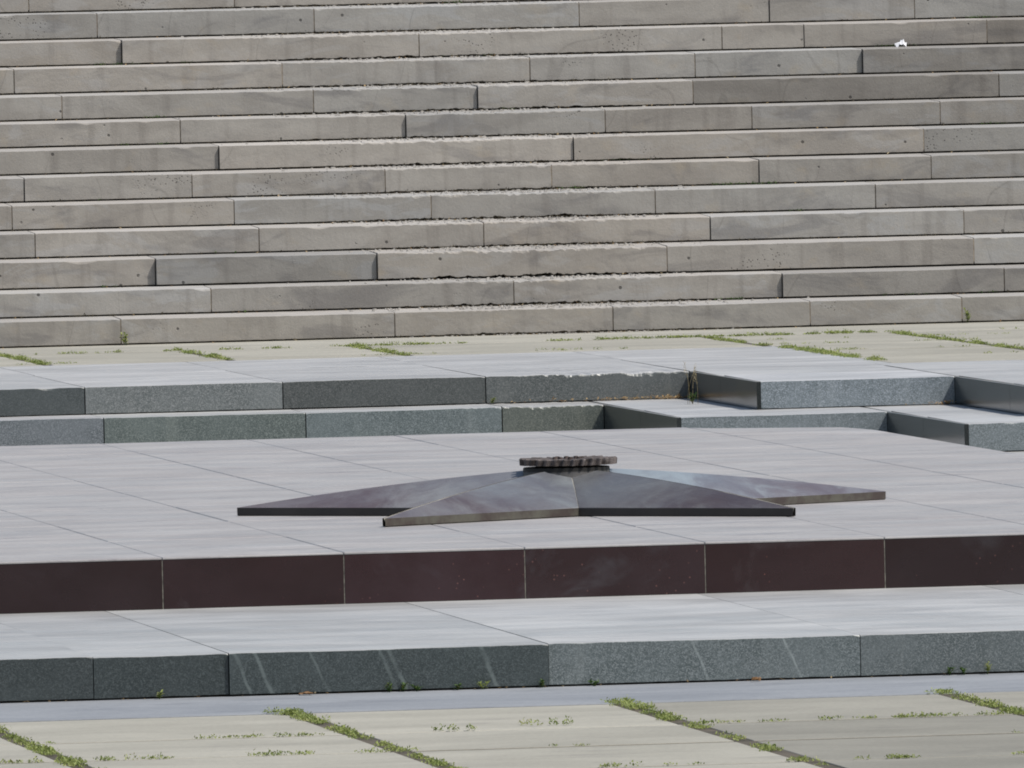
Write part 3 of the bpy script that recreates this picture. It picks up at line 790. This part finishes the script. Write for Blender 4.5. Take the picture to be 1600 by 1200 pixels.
# ------------------------------------------------------------------ litter
def crumple(name, x, y, z, sx, sy, sz, label, cat, mat, seed, flat=False):
    bm = bmesh.new(); n = 7; g = []
    for i in range(n):
        row = []
        for j in range(n):
            u, v = i / (n - 1) - .5, j / (n - 1) - .5
            w = noise.noise(Vector((u * 4, v * 4, seed))) + .6 * noise.noise(Vector((u * 9, v * 9, seed)))
            row.append(bm.verts.new((u * sx * (1 + .3 * w), v * sy, sz * (.5 + w * .8 - 1.5 * (u * u + v * v)) if not flat else sz * (.5 + .5 * w))))
        g.append(row)
    for i in range(n - 1):
        for j in range(n - 1): bm.faces.new((g[i][j], g[i + 1][j], g[i + 1][j + 1], g[i][j + 1]))
    lowest = min(v.co.z for v in bm.verts)
    for v in bm.verts: v.co.z -= lowest
    r = bmesh.ops.extrude_face_region(bm, geom=list(bm.faces))
    for v in [q for q in r['geom'] if isinstance(q, bmesh.types.BMVert)]: v.co.z += .0008
    o = build(name, bm, mat); o.location = (x, y, z)
    return tag(o, label, cat)
crumple('paper_scrap', 6.33, 28.07, 1.652, .066, .04, .040, 'crumpled white paper on a high step at right', 'litter', M['paper'], 3)
crumple('paper_scrap', 4.82, 27.74, 1.4965, .06, .05, .006, 'flat white paper scrap on the step edge below the crumpled paper, near centre', 'litter', M['paper'], 8, True)
crumple('paper_scrap', 4.66, 27.38, 1.341, .04, .05, .006, 'smaller flat white scrap one step below the other flat paper', 'litter', M['paper'], 12, True)
crumple('paper_scrap', 4.30, 28.42, 1.812, .04, .06, .007, 'tiny white scrap highest up on the stairs', 'litter', M['paper'], 17, True)
crumple('dry_leaf', -2.08, -7.26, -.360, .05, .035, .010, 'pale dry leaf at the foot of the front granite step on the left', 'leaf', M['dry'], 23)
crumple('dry_leaf', -.43, -7.26, -.360, .034, .03, .014, 'curled yellowish dry leaf at the foot of the front granite step on the right', 'leaf', M['dry'], 29)
L = Leaves()
for _ in range(150):
    x = 3.13 - abs(rnd.gauss(0, .34)); L.leaf(Vector((x, 16.53 - .05 * rnd.random(), ZL + .001 + .012 * rnd.random())), Vector((rnd.uniform(-1, 1), rnd.uniform(-1, 1), rnd.uniform(0, .5))), Vector((0, 0, 1)), rnd.uniform(.014, .034), rnd.uniform(.006, .013), rnd.random())
for _ in range(26):
    x = 4.16 - abs(rnd.gauss(0, .09)); L.leaf(Vector((x, 14.37 - .05 * rnd.random(), ZL + .001 + .01 * rnd.random())), Vector((rnd.uniform(-1, 1), rnd.uniform(-1, 1), rnd.uniform(0, .5))), Vector((0, 0, 1)), rnd.uniform(.012, .03), rnd.uniform(.006, .013), rnd.random())
for _ in range(40):
    x = rnd.uniform(-3.2, .6); L.leaf(Vector((x, -7.215 - .02 * rnd.random(), -.358)), Vector((rnd.uniform(-1, 1), rnd.uniform(-1, 1), rnd.uniform(0, .4))), Vector((0, 0, 1)), rnd.uniform(.008, .02), rnd.uniform(.004, .01), rnd.random())
for cx, cy in ((-.28, -.66), (.22, -.37), (-.31, -.645)):
    for _ in range(5): L.leaf(Vector((cx + rnd.uniform(-.02, .02), cy - .03 * rnd.random(), .001)), Vector((rnd.uniform(-1, 1), rnd.uniform(-1, 1), .3)), Vector((0, 0, 1)), .018, .009, rnd.random())
L.done('fallen_leaves', M['dry'])['kind'] = 'stuff'

# ------------------------------------------------------------------ camera
cam = bpy.data.cameras.new('camera'); co = bpy.data.objects.new('camera', cam); C.objects.link(co)
r_ = Vector((.98887, -.147044, -.022677)); u_ = Vector((.026706, .025486, .999318)); w_ = Vector((.146366, .988802, -.029129))
m = Matrix((r_, u_, -w_)).transposed().to_4x4(); m.translation = Vector((-9.3658787, -61.7455763, 2.35))
co.matrix_world = m
cam.lens = 534.864; cam.sensor_width = 36; cam.clip_start = 1; cam.clip_end = 3000
sc = bpy.context.scene; sc.camera = co

# ------------------------------------------------------------------ light
EL, AZ = 57, -35        # sun elevation; azimuth measured from +X towards +Y
sun = bpy.data.lights.new('sun', 'SUN'); so = bpy.data.objects.new('sun', sun); C.objects.link(so)
sun.energy = 4.0; sun.angle = R(.53); sun.color = (1, .955, .89)
d = Vector((math.cos(R(EL)) * math.cos(R(AZ)), math.cos(R(EL)) * math.sin(R(AZ)), math.sin(R(EL))))
so.rotation_euler = d.to_track_quat('Z', 'Y').to_euler()
wd = bpy.data.worlds.new('World'); sc.world = wd; wd.use_nodes = True
nt = wd.node_tree; nt.nodes.clear()
sk = nt.nodes.new('ShaderNodeTexSky'); sk.sky_type = 'NISHITA'; sk.sun_disc = False
sk.sun_elevation = R(EL); sk.sun_rotation = math.atan2(d.x, d.y); sk.air_density = 1.2; sk.dust_density = 2.2; sk.ozone_density = 1.0
bg = nt.nodes.new('ShaderNodeBackground'); bg.inputs[1].default_value = .10
ow = nt.nodes.new('ShaderNodeOutputWorld')
nt.links.new(sk.outputs[0], bg.inputs[0]); nt.links.new(bg.outputs[0], ow.inputs[0])
sc.view_settings.view_transform = 'Standard'; sc.view_settings.look = 'None'
sc.view_settings.exposure = 0.0; sc.view_settings.gamma = 1
sc.cycles.filter_width = 1.9
